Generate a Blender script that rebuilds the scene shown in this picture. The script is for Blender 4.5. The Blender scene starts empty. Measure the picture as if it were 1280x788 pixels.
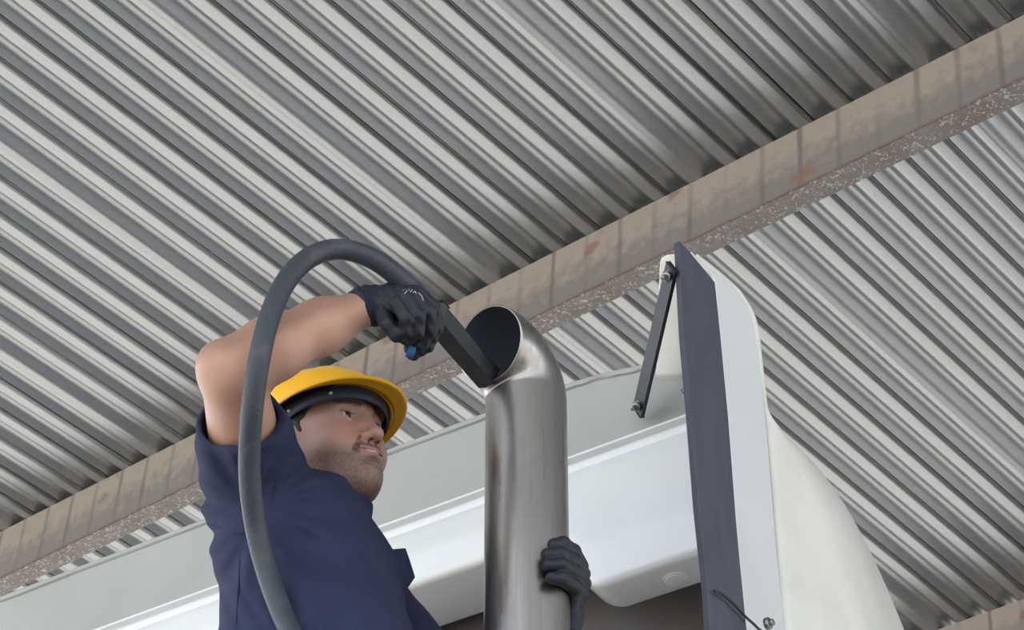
import bpy, bmesh, math, random
import numpy as np
from mathutils import Vector, Matrix

# ------------------------------------------------------------------ camera, world, sun, exposure
S = bpy.context.scene
COL = S.collection
FPX = 3011.0                      # focal length in pixels of the 1280-wide frame
PITCH = math.radians(39.2)
CAM = np.array([0.0, 0.0, 1.5])
AX = np.array([1.0, 0.0, 0.0])
AF = np.array([0.0, math.cos(PITCH), math.sin(PITCH)])
AU = np.array([0.0, -math.sin(PITCH), math.cos(PITCH)])
cd = bpy.data.cameras.new('camera')
cam = bpy.data.objects.new('camera', cd)
COL.objects.link(cam)
cd.sensor_fit = 'HORIZONTAL'
cd.sensor_width = 36.0
cd.lens = 36.0 * FPX / 1280.0
cd.clip_end = 500
cam.location = CAM
cam.rotation_euler = (math.pi / 2 + PITCH, 0, 0)
S.camera = cam

S.view_settings.view_transform = 'Standard'
S.view_settings.look = 'None'
S.view_settings.gamma = 1.0
S.view_settings.use_curve_mapping = False
S.view_settings.exposure = 0.72

W = bpy.data.worlds.new('world')
S.world = W
W.use_nodes = True
wn = W.node_tree
wbg = wn.nodes['Background']
sky = wn.nodes.new('ShaderNodeTexSky')
sky.sky_type = 'NISHITA'
sky.sun_disc = False
sky.sun_elevation = math.radians(68)
sky.sun_rotation = math.radians(-49)
sky.dust_density = 2.0
hz = wn.nodes.new('ShaderNodeHueSaturation')
hz.inputs['Saturation'].default_value = 0.42
wn.links.new(sky.outputs[0], hz.inputs['Color'])
wn.links.new(hz.outputs[0], wbg.inputs[0])
wbg.inputs[1].default_value = 0.34

sd = bpy.data.lights.new('sun', 'SUN')
sun = bpy.data.objects.new('sun', sd)
COL.objects.link(sun)
sd.energy = 5.0
sd.angle = math.radians(0.6)
sd.color = (1.0, 0.95, 0.87)
SUN_EL, SUN_AZ = math.radians(68), (-0.76, 0.65)
sdir = Vector((SUN_AZ[0] * math.cos(SUN_EL), SUN_AZ[1] * math.cos(SUN_EL), math.sin(SUN_EL)))
sun.rotation_euler = sdir.to_track_quat('Z', 'Y').to_euler()
sun.location = (-12, 12, 22)

# ------------------------------------------------------------------ helpers
random.seed(4)
D0 = 3.75                          # distance of the man and the pipe
PXM = D0 / FPX                     # metres per pixel at that distance


def ray(px, py):
    return AF + AX * ((px - 640) / FPX) + AU * ((394 - py) / FPX)


def P(px, py, d):
    return CAM + ray(px, py) * d


def Q(x, y, w):
    """point from (x, -y down, w towards the viewer), all in pixels of the man's distance"""
    return P(x, -y, D0 * (1 - w / FPX))


def qmap(v):
    d = D0 * (1 - v[:, 2] / FPX)
    r = AF[None] + np.outer((v[:, 0] - 640) / FPX, AX) + np.outer((394 + v[:, 1]) / FPX, AU)
    return CAM[None] + r * d[:, None]


def nrm(v):
    v = np.asarray(v, float)
    return v / np.linalg.norm(v)


def hitplane(px, py, p0, n):
    r = ray(px, py)
    t = ((np.asarray(p0) - CAM) @ n) / (r @ n)
    return CAM + r * t


def srgb(r, g, b):
    f = lambda c: (c / 255 / 12.92) if c / 255 <= 0.04045 else ((c / 255 + 0.055) / 1.055) ** 2.4
    return (f(r), f(g), f(b), 1.0)


def material(name, color, rough=0.5, metal=0.0, color2=None, nscale=6.0, ndetail=4.0, lo=0.4, hi=0.6,
             bump=0.0, bscale=80.0, stretch=None, spec=None, coat=0.0, attr=None, rough2=None):
    m = bpy.data.materials.new(name)
    m.use_nodes = True
    nt = m.node_tree
    b = nt.nodes['Principled BSDF']
    b.inputs['Base Color'].default_value = color
    b.inputs['Roughness'].default_value = rough
    b.inputs['Metallic'].default_value = metal
    if spec is not None:
        b.inputs['Specular IOR Level'].default_value = spec
    if coat:
        b.inputs['Coat Weight'].default_value = coat
        b.inputs['Coat Roughness'].default_value = 0.08
    tc = nt.nodes.new('ShaderNodeTexCoord')
    src = tc.outputs['Object']
    if stretch:
        mp = nt.nodes.new('ShaderNodeMapping')
        mp.inputs['Scale'].default_value = stretch
        nt.links.new(src, mp.inputs[0])
        src = mp.outputs[0]
    if attr:
        at = nt.nodes.new('ShaderNodeAttribute')
        at.attribute_name = attr
        nt.links.new(at.outputs['Color'], b.inputs['Base Color'])
    if color2 or rough2 is not None:
        n = nt.nodes.new('ShaderNodeTexNoise')
        n.inputs['Scale'].default_value = nscale
        n.inputs['Detail'].default_value = ndetail
        nt.links.new(src, n.inputs[0])
        rp = nt.nodes.new('ShaderNodeMapRange')
        rp.inputs[1].default_value = lo
        rp.inputs[2].default_value = hi
        nt.links.new(n.outputs[0], rp.inputs[0])
        if color2:
            mx = nt.nodes.new('ShaderNodeMix')
            mx.data_type = 'RGBA'
            mx.inputs[6].default_value = color
            mx.inputs[7].default_value = color2
            nt.links.new(rp.outputs[0], mx.inputs[0])
            nt.links.new(mx.outputs[2], b.inputs['Base Color'])
        if rough2 is not None:
            r2 = nt.nodes.new('ShaderNodeMapRange')
            r2.inputs[3].default_value = rough
            r2.inputs[4].default_value = rough2
            nt.links.new(rp.outputs[0], r2.inputs[0])
            nt.links.new(r2.outputs[0], b.inputs['Roughness'])
    if bump:
        n2 = nt.nodes.new('ShaderNodeTexNoise')
        n2.inputs['Scale'].default_value = bscale
        n2.inputs['Detail'].default_value = 3.0
        nt.links.new(src, n2.inputs[0])
        bp = nt.nodes.new('ShaderNodeBump')
        bp.inputs['Strength'].default_value = bump
        bp.inputs['Distance'].default_value = 0.002
        nt.links.new(n2.outputs[0], bp.inputs['Height'])
        nt.links.new(bp.outputs[0], b.inputs['Normal'])
    return m


def empty(name, loc=(0, 0, 0)):
    o = bpy.data.objects.new(name, None)
    o.location = loc
    COL.objects.link(o)
    return o


def tag(o, label=None, cat=None, group=None, kind=None):
    if label:
        o['label'] = label
    if cat:
        o['category'] = cat
    if group:
        o['group'] = group
    if kind:
        o['kind'] = kind
    return o


def wloc(o):
    v = Vector((0, 0, 0))
    while o is not None:
        v = v + o.location
        o = o.parent
    return v


def link(name, me, mat, parent=None, smooth=True):
    """link a mesh whose vertices are world coordinates under a parent (parents carry translation only)"""
    o = bpy.data.objects.new(name, me)
    COL.objects.link(o)
    if mat is not None:
        me.materials.append(mat)
    if smooth:
        me.polygons.foreach_set('use_smooth', [True] * len(me.polygons))
    c = np.empty(len(me.vertices) * 3)
    me.vertices.foreach_get('co', c)
    c = c.reshape(-1, 3)
    ctr = (c.min(0) + c.max(0)) / 2
    me.vertices.foreach_set('co', (c - ctr).ravel())
    me.update()
    base = wloc(parent) if parent is not None else Vector((0, 0, 0))
    o.location = Vector(ctr) - base
    if parent is not None:
        o.parent = parent
    return o


def mesh_py(name, verts, faces):
    me = bpy.data.meshes.new(name)
    me.from_pydata([tuple(map(float, v)) for v in verts], [], faces)
    me.update()
    return me


def mesh_np(name, v, q):
    me = bpy.data.meshes.new(name)
    me.vertices.add(len(v))
    me.vertices.foreach_set('co', np.asarray(v, np.float32).ravel())
    me.loops.add(q.size)
    me.loops.foreach_set('vertex_index', q.ravel().astype(np.int32))
    me.polygons.add(len(q))
    me.polygons.foreach_set('loop_start', np.arange(0, q.size, q.shape[1], dtype=np.int32))
    me.update(calc_edges=True)
    me.validate()
    return me


def mesh_bm(name, bm):
    bmesh.ops.recalc_face_normals(bm, faces=bm.faces)
    me = bpy.data.meshes.new(name)
    bm.to_mesh(me)
    bm.free()
    return me


def bevel_all(bm, off, seg=2, angle=0.5):
    es = [e for e in bm.edges if len(e.link_faces) == 2 and e.calc_face_angle(0) > angle]
    if es:
        bmesh.ops.bevel(bm, geom=es, offset=off, segments=seg, affect='EDGES', profile=0.5)


def box_bm(o, ax, ay, az, sx, sy, sz, bev=0.0, seg=2):
    """box centred at o with axes ax, ay, az and full sizes"""
    bm = bmesh.new()
    bmesh.ops.create_cube(bm, size=1.0)
    for v in bm.verts:
        c = np.asarray(o) + np.asarray(ax) * v.co.x * sx + np.asarray(ay) * v.co.y * sy + np.asarray(az) * v.co.z * sz
        v.co = Vector(c)
    if bev:
        bevel_all(bm, bev, seg)
    return bm


def prism_bm(pts_a, pts_b, bev=0.0, seg=2):
    """solid between two matching polygons"""
    bm = bmesh.new()
    a = [bm.verts.new(Vector(p)) for p in pts_a]
    b = [bm.verts.new(Vector(p)) for p in pts_b]
    bm.faces.new(a)
    bm.faces.new(list(reversed(b)))
    n = len(a)
    for i in range(n):
        bm.faces.new((a[(i + 1) % n], a[i], b[i], b[(i + 1) % n]))
    bmesh.ops.recalc_face_normals(bm, faces=bm.faces)
    if bev:
        bevel_all(bm, bev, seg)
    return bm


def frame_of(t, ref=(0, 0, 1)):
    t = nrm(t)
    r = np.asarray(ref, float)
    if abs(t @ r) > 0.95:
        r = np.array([1.0, 0, 0])
    a = nrm(np.cross(t, r))
    return t, a, np.cross(a, t)


def catmull(pts, n=10):
    pts = [np.asarray(p, float) for p in pts]
    out = []
    for i in range(len(pts) - 1):
        p0, p1, p2, p3 = pts[max(i - 1, 0)], pts[i], pts[i + 1], pts[min(i + 2, len(pts) - 1)]
        for k in range(n):
            t = k / n
            out.append(0.5 * ((2 * p1) + (-p0 + p2) * t + (2 * p0 - 5 * p1 + 4 * p2 - p3) * t * t
                              + (-p0 + 3 * p1 - 3 * p2 + p3) * t ** 3))
    out.append(pts[-1])
    return out


def tube(name, pts, r, seg=16, cap=True):
    pts = [np.asarray(p, float) for p in pts]
    rs = r if hasattr(r, '__len__') else [r] * len(pts)
    V, Fc = [], []
    a = None
    for i, p in enumerate(pts):
        t = nrm(pts[min(i + 1, len(pts) - 1)] - pts[max(i - 1, 0)])
        if a is None:
            _, a, _ = frame_of(t)
        a = nrm(a - (a @ t) * t)
        b = np.cross(t, a)
        for k in range(seg):
            an = 2 * math.pi * k / seg
            V.append(p + rs[i] * (a * math.cos(an) + b * math.sin(an)))
    for i in range(len(pts) - 1):
        for k in range(seg):
            k2 = (k + 1) % seg
            Fc.append((i * seg + k, i * seg + k2, (i + 1) * seg + k2, (i + 1) * seg + k))
    if cap:
        Fc.append(tuple(range(seg - 1, -1, -1)))
        Fc.append(tuple((len(pts) - 1) * seg + k for k in range(seg)))
    return mesh_py(name, V, Fc)


def cyl_bm(o, axis, r, h, seg=20, bev=0.0, r2=None):
    t, a, b = frame_of(axis)
    o = np.asarray(o)
    r2 = r if r2 is None else r2
    A = [o + r * (a * math.cos(2 * math.pi * k / seg) + b * math.sin(2 * math.pi * k / seg)) for k in range(seg)]
    B = [o + t * h + r2 * (a * math.cos(2 * math.pi * k / seg) + b * math.sin(2 * math.pi * k / seg)) for k in range(seg)]
    return prism_bm(A, B, bev)


def join_bm(bms):
    out = bmesh.new()
    for b in bms:
        me = bpy.data.meshes.new('tmp')
        b.to_mesh(me)
        out.from_mesh(me)
        b.free()
        bpy.data.meshes.remove(me)
    return out


# signed distance modelling: fields on (n, 3) arrays, meshed with surface nets
def sd_cap(p, a, b, ra, rb):
    a = np.asarray(a, np.float32)
    b = np.asarray(b, np.float32)
    d = b - a
    h = np.clip(((p - a) @ d) / float(d @ d), 0, 1)
    return np.linalg.norm(p - a - h[:, None] * d, axis=1) - (ra + (rb - ra) * h)


def sd_ell(p, c, r, axes=None):
    q = p - np.asarray(c, np.float32)
    if axes is not None:
        q = q @ np.asarray(axes, np.float32).T
    r = np.asarray(r, np.float32)
    k0 = np.linalg.norm(q / r, axis=1)
    k1 = np.linalg.norm(q / (r * r), axis=1) + 1e-9
    return k0 * (k0 - 1) / k1


def smin(a, b, k):
    h = np.maximum(k - np.abs(a - b), 0) / k
    return np.minimum(a, b) - h * h * k * 0.25


def smax(a, b, k):
    return -smin(-a, -b, k)


def surface_net(fn, lo, hi, h):
    lo = np.asarray(lo, float)
    n = np.ceil((np.asarray(hi) - lo) / h).astype(int) + 1
    gx, gy, gz = [lo[i] + h * np.arange(n[i]) for i in range(3)]
    # coarse pass, then the fine pass near the surface only
    val = np.full(n, 1e3, np.float32)
    cs = 6
    cx, cy, cz = gx[::cs] + h * cs / 2, gy[::cs] + h * cs / 2, gz[::cs] + h * cs / 2
    cp = np.stack(np.meshgrid(cx, cy, cz, indexing='ij'), -1).reshape(-1, 3).astype(np.float32)
    cv = fn(cp).reshape(len(cx), len(cy), len(cz))
    near = np.abs(cv) < h * cs * 2.2
    big = np.where(near, 0, np.sign(cv) * 1e3).astype(np.float32)
    full = np.repeat(np.repeat(np.repeat(big, cs, 0), cs, 1), cs, 2)[:n[0], :n[1], :n[2]]
    mask = np.repeat(np.repeat(np.repeat(near, cs, 0), cs, 1), cs, 2)[:n[0], :n[1], :n[2]]
    val[:] = full
    idx = np.argwhere(mask)
    pts = (lo + idx * h).astype(np.float32)
    out = np.empty(len(pts), np.float32)
    for i in range(0, len(pts), 400000):
        out[i:i + 400000] = fn(pts[i:i + 400000])
    val[mask] = out
    ins = val < 0
    c = [(i, j, k) for i in (0, 1) for j in (0, 1) for k in (0, 1)]
    m = n - 1
    cnt = sum(ins[i:i + m[0], j:j + m[1], k:k + m[2]].astype(np.int8) for i, j, k in c)
    act = np.argwhere((cnt > 0) & (cnt < 8))
    vid = np.full(m, -1, np.int64)
    vid[tuple(act.T)] = np.arange(len(act))
    acc = np.zeros((len(act), 3))
    num = np.zeros(len(act))
    for i, a in enumerate(c):
        for b in c[i + 1:]:
            if sum(x != y for x, y in zip(a, b)) != 1:
                continue
            va = val[act[:, 0] + a[0], act[:, 1] + a[1], act[:, 2] + a[2]]
            vb = val[act[:, 0] + b[0], act[:, 1] + b[1], act[:, 2] + b[2]]
            x = (va < 0) != (vb < 0)
            t = np.where(x, va / np.where(x, va - vb, 1), 0)
            pos = np.array(a)[None] + t[:, None] * (np.array(b) - np.array(a))[None]
            acc += np.where(x[:, None], pos, 0)
            num += x
    V = lo + (act + acc / num[:, None]) * h
    quads = []
    for ax in range(3):
        u, w = (ax + 1) % 3, (ax + 2) % 3
        sl0 = [slice(1, m[k]) for k in range(3)]
        sl0[ax] = slice(0, m[ax])
        sl1 = list(sl0)
        sl1[ax] = slice(1, m[ax] + 1)
        A, B = ins[tuple(sl0)], ins[tuple(sl1)]
        off = np.array([1, 1, 1])
        off[ax] = 0
        for flip, sel in ((False, A & ~B), (True, ~A & B)):
            e = np.argwhere(sel) + off
            if not len(e):
                continue
            du = np.zeros(3, int)
            du[u] = 1
            dw = np.zeros(3, int)
            dw[w] = 1
            qs = [vid[tuple((e - du - dw).T)], vid[tuple((e - dw).T)], vid[tuple(e.T)], vid[tuple((e - du).T)]]
            if flip:
                qs = qs[::-1]
            quads.append(np.stack(qs, 1))
    Qd = np.concatenate(quads)
    return V, Qd[(Qd >= 0).all(1)]


def smooth_verts(v, q, it=2, lam=0.5):
    e = np.concatenate([q[:, [0, 1]], q[:, [1, 2]], q[:, [2, 3]], q[:, [3, 0]]])
    deg = np.bincount(e.ravel(), minlength=len(v))[:, None].astype(float)
    for _ in range(it):
        s = np.zeros_like(v)
        np.add.at(s, e[:, 0], v[e[:, 1]])
        np.add.at(s, e[:, 1], v[e[:, 0]])
        v = v + lam * (s / np.maximum(deg, 1) - v)
    return v


def set_color(me, rgb, name='pigment'):
    a = me.attributes.new(name, 'FLOAT_COLOR', 'POINT')
    c = np.concatenate([rgb, np.ones((len(rgb), 1))], 1).astype(np.float32)
    a.data.foreach_set('color', c.ravel())


# ------------------------------------------------------------------ materials
M = {}
M['zinc'] = material('galvanised_sheet', (0.325, 0.34, 0.355, 1), 0.36, 0.85, (0.275, 0.29, 0.305, 1), 260, 4, 0.35, 0.65,
                     bump=0.08, bscale=260)
M['white'] = material('white_paint', srgb(226, 230, 232), 0.28, 0, srgb(218, 222, 222), 3, 4, 0.4, 0.65, coat=0.5)
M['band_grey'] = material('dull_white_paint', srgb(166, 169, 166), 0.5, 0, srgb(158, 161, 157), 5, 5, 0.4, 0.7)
M['chalk'] = material('chalky_white_paint', srgb(228, 228, 221), 0.55, 0, srgb(218, 218, 210), 8, 5, 0.4, 0.7)
M['dark'] = material('dark_cab_wall', srgb(92, 88, 86), 0.6)
M['rubber'] = material('rubber', srgb(74, 77, 90), 0.55, 0, srgb(66, 68, 80), 30, 5, 0.35, 0.65, bump=0.15, bscale=120,
                       stretch=(1, 1, 0.2))
M['black'] = material('black_paint', srgb(27, 29, 36), 0.5)
M['steel'] = material('bolt_steel', srgb(150, 150, 148), 0.35, 0.9)
M['chrome'] = material('brushed_stainless', (0.45, 0.425, 0.395, 1), 0.26, 1.0, (0.31, 0.29, 0.27, 1), 6, 6, 0.32, 0.68,
                       stretch=(9, 9, 0.7), rough2=0.42)
M['soot'] = material('sooty_bore', srgb(60, 68, 80), 0.8)
M['hose'] = material('rubber_hose', srgb(54, 60, 68), 0.5, 0, srgb(80, 84, 88), 26, 6, 0.55, 0.78, bump=0.5, bscale=200)
M['lance'] = material('black_lance', srgb(44, 47, 53), 0.42, 0, srgb(62, 66, 72), 40, 5, 0.5, 0.75)
M['skin'] = material('skin', (0.5, 0.3, 0.22, 1), 0.5, 0, bump=0.10, bscale=500, attr='pigment')
M['shirt'] = material('navy_cotton', srgb(43, 49, 74), 0.85, 0, srgb(50, 56, 82), 14, 5, 0.35, 0.7, bump=0.25,
                      bscale=420, spec=0.2)
M['glove'] = material('black_glove', srgb(24, 28, 38), 0.6, 0, srgb(34, 38, 47), 40, 4, 0.4, 0.7, bump=0.4, bscale=320)
M['cuff'] = material('knit_cuff', srgb(30, 36, 52), 0.9, 0, bump=0.5, bscale=500)
M['print'] = material('glove_print', srgb(190, 196, 202), 0.6)
M['blue'] = material('blue_lining', srgb(44, 96, 150), 0.7)
M['yellow'] = material('yellow_plastic', srgb(246, 184, 30), 0.32, 0, srgb(240, 172, 24), 12, 4, 0.45, 0.7)
M['band'] = material('headband', srgb(30, 36, 58), 0.6)
M['hair'] = material('black_hair', srgb(28, 26, 28), 0.6, 0, bump=0.6, bscale=300)
M['eye'] = material('eyeball', (0.7, 0.68, 0.66, 1), 0.15, attr='pigment')
M['pants'] = material('trousers', srgb(36, 42, 66), 0.85)
M['boot'] = material('boot', srgb(40, 34, 30), 0.6)
M['tread'] = material('added_deck_plate', srgb(74, 72, 70), 0.7, 0.0)
M['ground'] = material('concrete', srgb(182, 178, 171), 0.85, 0, srgb(166, 162, 155), 0.8, 8, 0.35, 0.65)


def beam_material():
    m = bpy.data.materials.new('painted_beam')
    m.use_nodes = True
    nt = m.node_tree
    N, Lk = nt.nodes.new, nt.links.new
    b = nt.nodes['Principled BSDF']
    b.inputs['Roughness'].default_value = 0.5
    tc = N('ShaderNodeTexCoord')
    sp = N('ShaderNodeSeparateXYZ')
    Lk(tc.outputs['Object'], sp.inputs[0])

    def noise(scale, detail=5.0, st=(1, 1, 1)):
        mp = N('ShaderNodeMapping')
        mp.inputs['Scale'].default_value = st
        Lk(tc.outputs['Object'], mp.inputs[0])
        n = N('ShaderNodeTexNoise')
        n.inputs['Scale'].default_value = scale
        n.inputs['Detail'].default_value = detail
        Lk(mp.outputs[0], n.inputs[0])
        return n.outputs[0]

    def rng(x, a, c, lo=0.0, hi=1.0):
        r = N('ShaderNodeMapRange')
        r.inputs[1].default_value, r.inputs[2].default_value = a, c
        r.inputs[3].default_value, r.inputs[4].default_value = lo, hi
        Lk(x, r.inputs[0])
        return r.outputs[0]

    def math_(op, a, c):
        n = N('ShaderNodeMath')
        n.operation = op
        for i, v in enumerate((a, c)):
            if isinstance(v, (int, float)):
                n.inputs[i].default_value = v
            else:
                Lk(v, n.inputs[i])
        return n.outputs[0]

    def mix(fac, a, c):
        x = N('ShaderNodeMix')
        x.data_type = 'RGBA'
        Lk(fac, x.inputs[0])
        for i, v in ((6, a), (7, c)):
            if isinstance(v, tuple):
                x.inputs[i].default_value = v
            else:
                Lk(v, x.inputs[i])
        return x.outputs[2]

    X, Z = sp.outputs[0], sp.outputs[2]
    # tan primer worn through grey towards the lower edge
    tan = rng(math_('ADD', rng(Z, -0.10, 0.12), math_('MULTIPLY', noise(22, 6), 1.3)), 0.85, 1.35)
    col = mix(tan, srgb(132, 129, 127), srgb(166, 156, 146))
    col = mix(rng(noise(60, 6), 0.56, 0.72, 0, 0.45), col, srgb(146, 136, 125))
    # run-off stains under every rib of the sheeting
    ph = math_('FRACT', math_('DIVIDE', math_('ADD', X, 20 * 0.147 + 0.03), 0.147), 0.0)
    tri = math_('ABSOLUTE', math_('SUBTRACT', ph, 0.5), 0.0)
    wob = math_('ADD', tri, math_('MULTIPLY', math_('SUBTRACT', noise(9, 3, (1, 1, 0.3)), 0.5), 0.06))
    st = math_('MULTIPLY', rng(wob, 0.10, 0.03), rng(noise(7, 3, (1, 1, 0.25)), 0.36, 0.60, 0.05, 0.8))
    col = mix(st, col, srgb(110, 106, 104))
    rust = math_('MULTIPLY', rng(Z, -0.108, -0.124), rng(noise(10, 5), 0.30, 0.55, 0.25, 0.9))
    col = mix(rust, col, srgb(124, 92, 80))
    spots = rng(noise(4.5, 6), 0.66, 0.72, 0, 0.8)
    col = mix(spots, col, srgb(140, 108, 92))
    Lk(col, b.inputs['Base Color'])
    bp = N('ShaderNodeBump')
    bp.inputs['Strength'].default_value = 0.35
    bp.inputs['Distance'].default_value = 0.004
    Lk(noise(38, 4), bp.inputs['Height'])
    Lk(bp.outputs[0], b.inputs['Normal'])
    return m


def flange_material():
    m = material('flaked_flange', srgb(102, 99, 98), 0.7, 0, srgb(94, 87, 83), 8, 5, 0.4, 0.65)
    nt = m.node_tree
    b = nt.nodes['Principled BSDF']
    old = b.inputs['Base Color'].links[0].from_socket
    tc = nt.nodes.new('ShaderNodeTexCoord')
    n = nt.nodes.new('ShaderNodeTexNoise')
    n.inputs['Scale'].default_value = 62
    n.inputs['Detail'].default_value = 3
    n.inputs['Distortion'].default_value = 1.4
    nt.links.new(tc.outputs['Object'], n.inputs[0])
    r = nt.nodes.new('ShaderNodeMapRange')
    r.inputs[1].default_value, r.inputs[2].default_value = 0.56, 0.64
    nt.links.new(n.outputs[0], r.inputs[0])
    x = nt.nodes.new('ShaderNodeMix')
    x.data_type = 'RGBA'
    nt.links.new(r.outputs[0], x.inputs[0])
    nt.links.new(old, x.inputs[6])
    x.inputs[7].default_value = srgb(150, 147, 144)
    nt.links.new(x.outputs[2], b.inputs['Base Color'])
    bp = nt.nodes.new('ShaderNodeBump')
    bp.inputs['Strength'].default_value = 0.6
    bp.inputs['Distance'].default_value = 0.004
    nt.links.new(n.outputs[0], bp.inputs['Height'])
    nt.links.new(bp.outputs[0], b.inputs['Normal'])
    return m


M['beam'] = beam_material()
M['flange'] = flange_material()

# ------------------------------------------------------------------ canopy: sheets and beams
DB = 8.4
RIB = nrm(AX * 3462 - AU * 2735 + AF * 3011)             # along the ribs
BEAM = nrm(-AX * 4289 - AU * 2116 + AF * 3011)           # along the beams
BEAM = nrm(BEAM - (BEAM @ RIB) * RIB)
NRM = np.cross(RIB, BEAM)
if NRM[2] < 0:
    NRM = -NRM
RP0 = P(640, 342, DB)
PITCH_RIB = 0.147


def roofpt(r, b, h=0.0):
    return RP0 + RIB * r + BEAM * b + NRM * h


# rib profile over one pitch (position along the beam, height above the lower flat), rounded bends
def rib_profile():
    p, d = PITCH_RIB, 0.038
    lo, web = 0.055, 0.032
    k = [(0, 0), (lo, 0), (lo + web, d), (p - web, d), (p, 0)]
    out = [(0.0, 0.0)]

    def bend(c, a, e, rad=0.012, n=5):
        a, c, e = map(np.array, (a, c, e))
        s = c + nrm(a - c) * rad
        t = c + nrm(e - c) * rad
        return [tuple((1 - u) ** 2 * s + 2 * u * (1 - u) * c + u * u * t) for u in np.linspace(0, 1, n)]
    pts = []
    ext = [(-web, d)] + k + [(p + lo, 0)]
    for i in range(1, len(ext) - 1):
        pts += bend(ext[i], ext[i - 1], ext[i + 1])
    return pts                                            # starts just before 0, ends just after p


ceiling = empty('ceiling', roofpt(0, 0))
tag(ceiling, 'corrugated galvanised sheet roof of the open canopy', kind='structure')
prof = rib_profile()
NR = 6
R0, R1 = -8.5, 14.0
for sh in range(-10, 5):
    b0 = sh * NR * PITCH_RIB + 0.055
    line = []
    for i in range(NR):
        for (x, z) in prof:
            line.append((b0 + i * PITCH_RIB + x, z))
    # the side lap: the sheet runs on under its neighbour's first flat
    line.append((b0 + NR * PITCH_RIB + 0.030, -0.0025))
    V, Fc = [], []
    dz = 0.0012 * (sh % 2)
    steps = [R0, 0.0, R1]
    for rr in steps:
        for (x, z) in line:
            V.append(roofpt(rr, x, z + dz))
    n = len(line)
    for s in range(len(steps) - 1):
        for i in range(n - 1):
            Fc.append((s * n + i, s * n + i + 1, (s + 1) * n + i + 1, (s + 1) * n + i))
    link('roof_sheet', mesh_py('roof_sheet', V, Fc), M['zinc'], ceiling)


def steel_beam(r, label, group=None, lo=-4.3, hi=8.7):
    """channel with its web towards the viewer, local x along the beam, z up from mid height"""
    H, FL, T = 0.262, 0.082, 0.006
    bx = BEAM
    mtx = Matrix((tuple(-bx), tuple(RIB), tuple(NRM))).transposed().to_4x4()
    o = empty('steel_beam', roofpt(r, 0, -H / 2))
    o.rotation_euler = mtx.to_euler()
    tag(o, label, 'beam', group)

    def plate(name, x0, x1, y0, y1, z0, z1, mat):
        bm = bmesh.new()
        bmesh.ops.create_cube(bm, size=1)
        for v in bm.verts:
            v.co = Vector(((v.co.x + .5) * (x1 - x0) + x0, (v.co.y + .5) * (y1 - y0) + y0, (v.co.z + .5) * (z1 - z0) + z0))
        me = mesh_bm(name, bm)
        q = bpy.data.objects.new(name, me)
        me.materials.append(mat)
        COL.objects.link(q)
        q.parent = o
        return q
    plate('web', lo, hi, 0, T, -H / 2 + T, H / 2 - T, M['beam'])
    tag(plate('lower_flange', lo, hi, -0.003, FL, -H / 2, -H / 2 + T, M['flange']), 'rust flecked grey lower flange')
    plate('upper_flange', lo, hi, 0, FL, H / 2 - T, H / 2, M['beam'])
    return o


steel_beam(0.0, 'long tan and grey steel beam crossing diagonally behind the man and pipe')
steel_beam(2.795, 'short end of a brown steel beam in the bottom right corner')

gb = box_bm((0, 6, -0.05), (1, 0, 0), (0, 1, 0), (0, 0, 1), 90, 90, 0.1)
floor = link('floor', mesh_bm('floor', gb), M['ground'], smooth=False)
tag(floor, 'pale concrete ground', kind='structure')

# ------------------------------------------------------------------ truck
TA = nrm((0.847, -0.532, 0))        # along the rear wall of the cab, to the right
TG = nrm((0.532, 0.847, 0))         # forward, away from the viewer
TZ = np.array([0, 0, 1.0])
DW = 4.45
K0 = P(605, 524, DW)                # a point on the top lip of the rear wall


def wall_px(px, py, g=0.0):
    p = hitplane(px, py, K0 + TG * g, TG)
    q = p - K0
    return q @ TA, q @ TZ


def T3(a, g, z):
    return K0 + TA * a + TG * g + TZ * z


truck = empty('truck', (K0[0] + 1.2, K0[1] + 2.0, 0))
tag(truck, 'white truck cab with roof fairing and tall exhaust, seen from below and behind', 'truck')

aL = wall_px(-260, 850)[0]
aR = wall_px(880, 520)[0]
z_seam = wall_px(605, 611)[1]
z_ledge = wall_px(605, 626)[1]
z_bot = wall_px(605, 687, -0.02)[1]
z_botR = wall_px(760, 714, -0.02)[1]
aS0, aS1 = wall_px(655, 690)[0], wall_px(748, 700)[0]


def sstep(x, a, b):
    t = min(max((x - a) / (b - a), 0), 1)
    return t * t * (3 - 2 * t)


def top_drop(a):
    a0 = wall_px(640, 512)[0]
    if a < a0:
        return 0.0
    t = (a - a0) / (aR - a0)
    return -0.055 * t ** 2.2


def strip_mesh(name, cols, prof_fn):
    V, Fc = [], []
    n = None
    for a in cols:
        pr = prof_fn(a)
        n = len(pr)
        V += [T3(a, g, z) for g, z in pr]
    for i in range(len(cols) - 1):
        for k in range(n - 1):
            Fc.append((i * n + k, i * n + k + 1, (i + 1) * n + k + 1, (i + 1) * n + k))
    Fc.append(tuple(range(n)))
    Fc.append(tuple((len(cols) - 1) * n + k for k in range(n - 1, -1, -1)))
    bm = bmesh.new()
    me = mesh_py(name, V, Fc)
    bm.from_mesh(me)
    bpy.data.meshes.remove(me)
    return mesh_bm(name, bm)


cols = list(np.linspace(aL, aS0 - 0.1, 12)) + list(np.linspace(aS0 - 0.06, aR, 40))


def prof_top(a):
    t = top_drop(a)
    w = 0.0015 * math.sin(a * 57) + 0.001 * math.sin(a * 131 + 1)
    return [(0.205, t + 0.012), (0.012, t + 0.010), (-0.006, t + 0.008), (-0.008, t + 0.003), (-0.006, t - 0.001 + w), (0.0, t - 0.002 + w),
            (0.006, (t + z_seam) / 2), (0.010, z_seam + 0.004), (0.205, z_seam + 0.004)]


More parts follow.
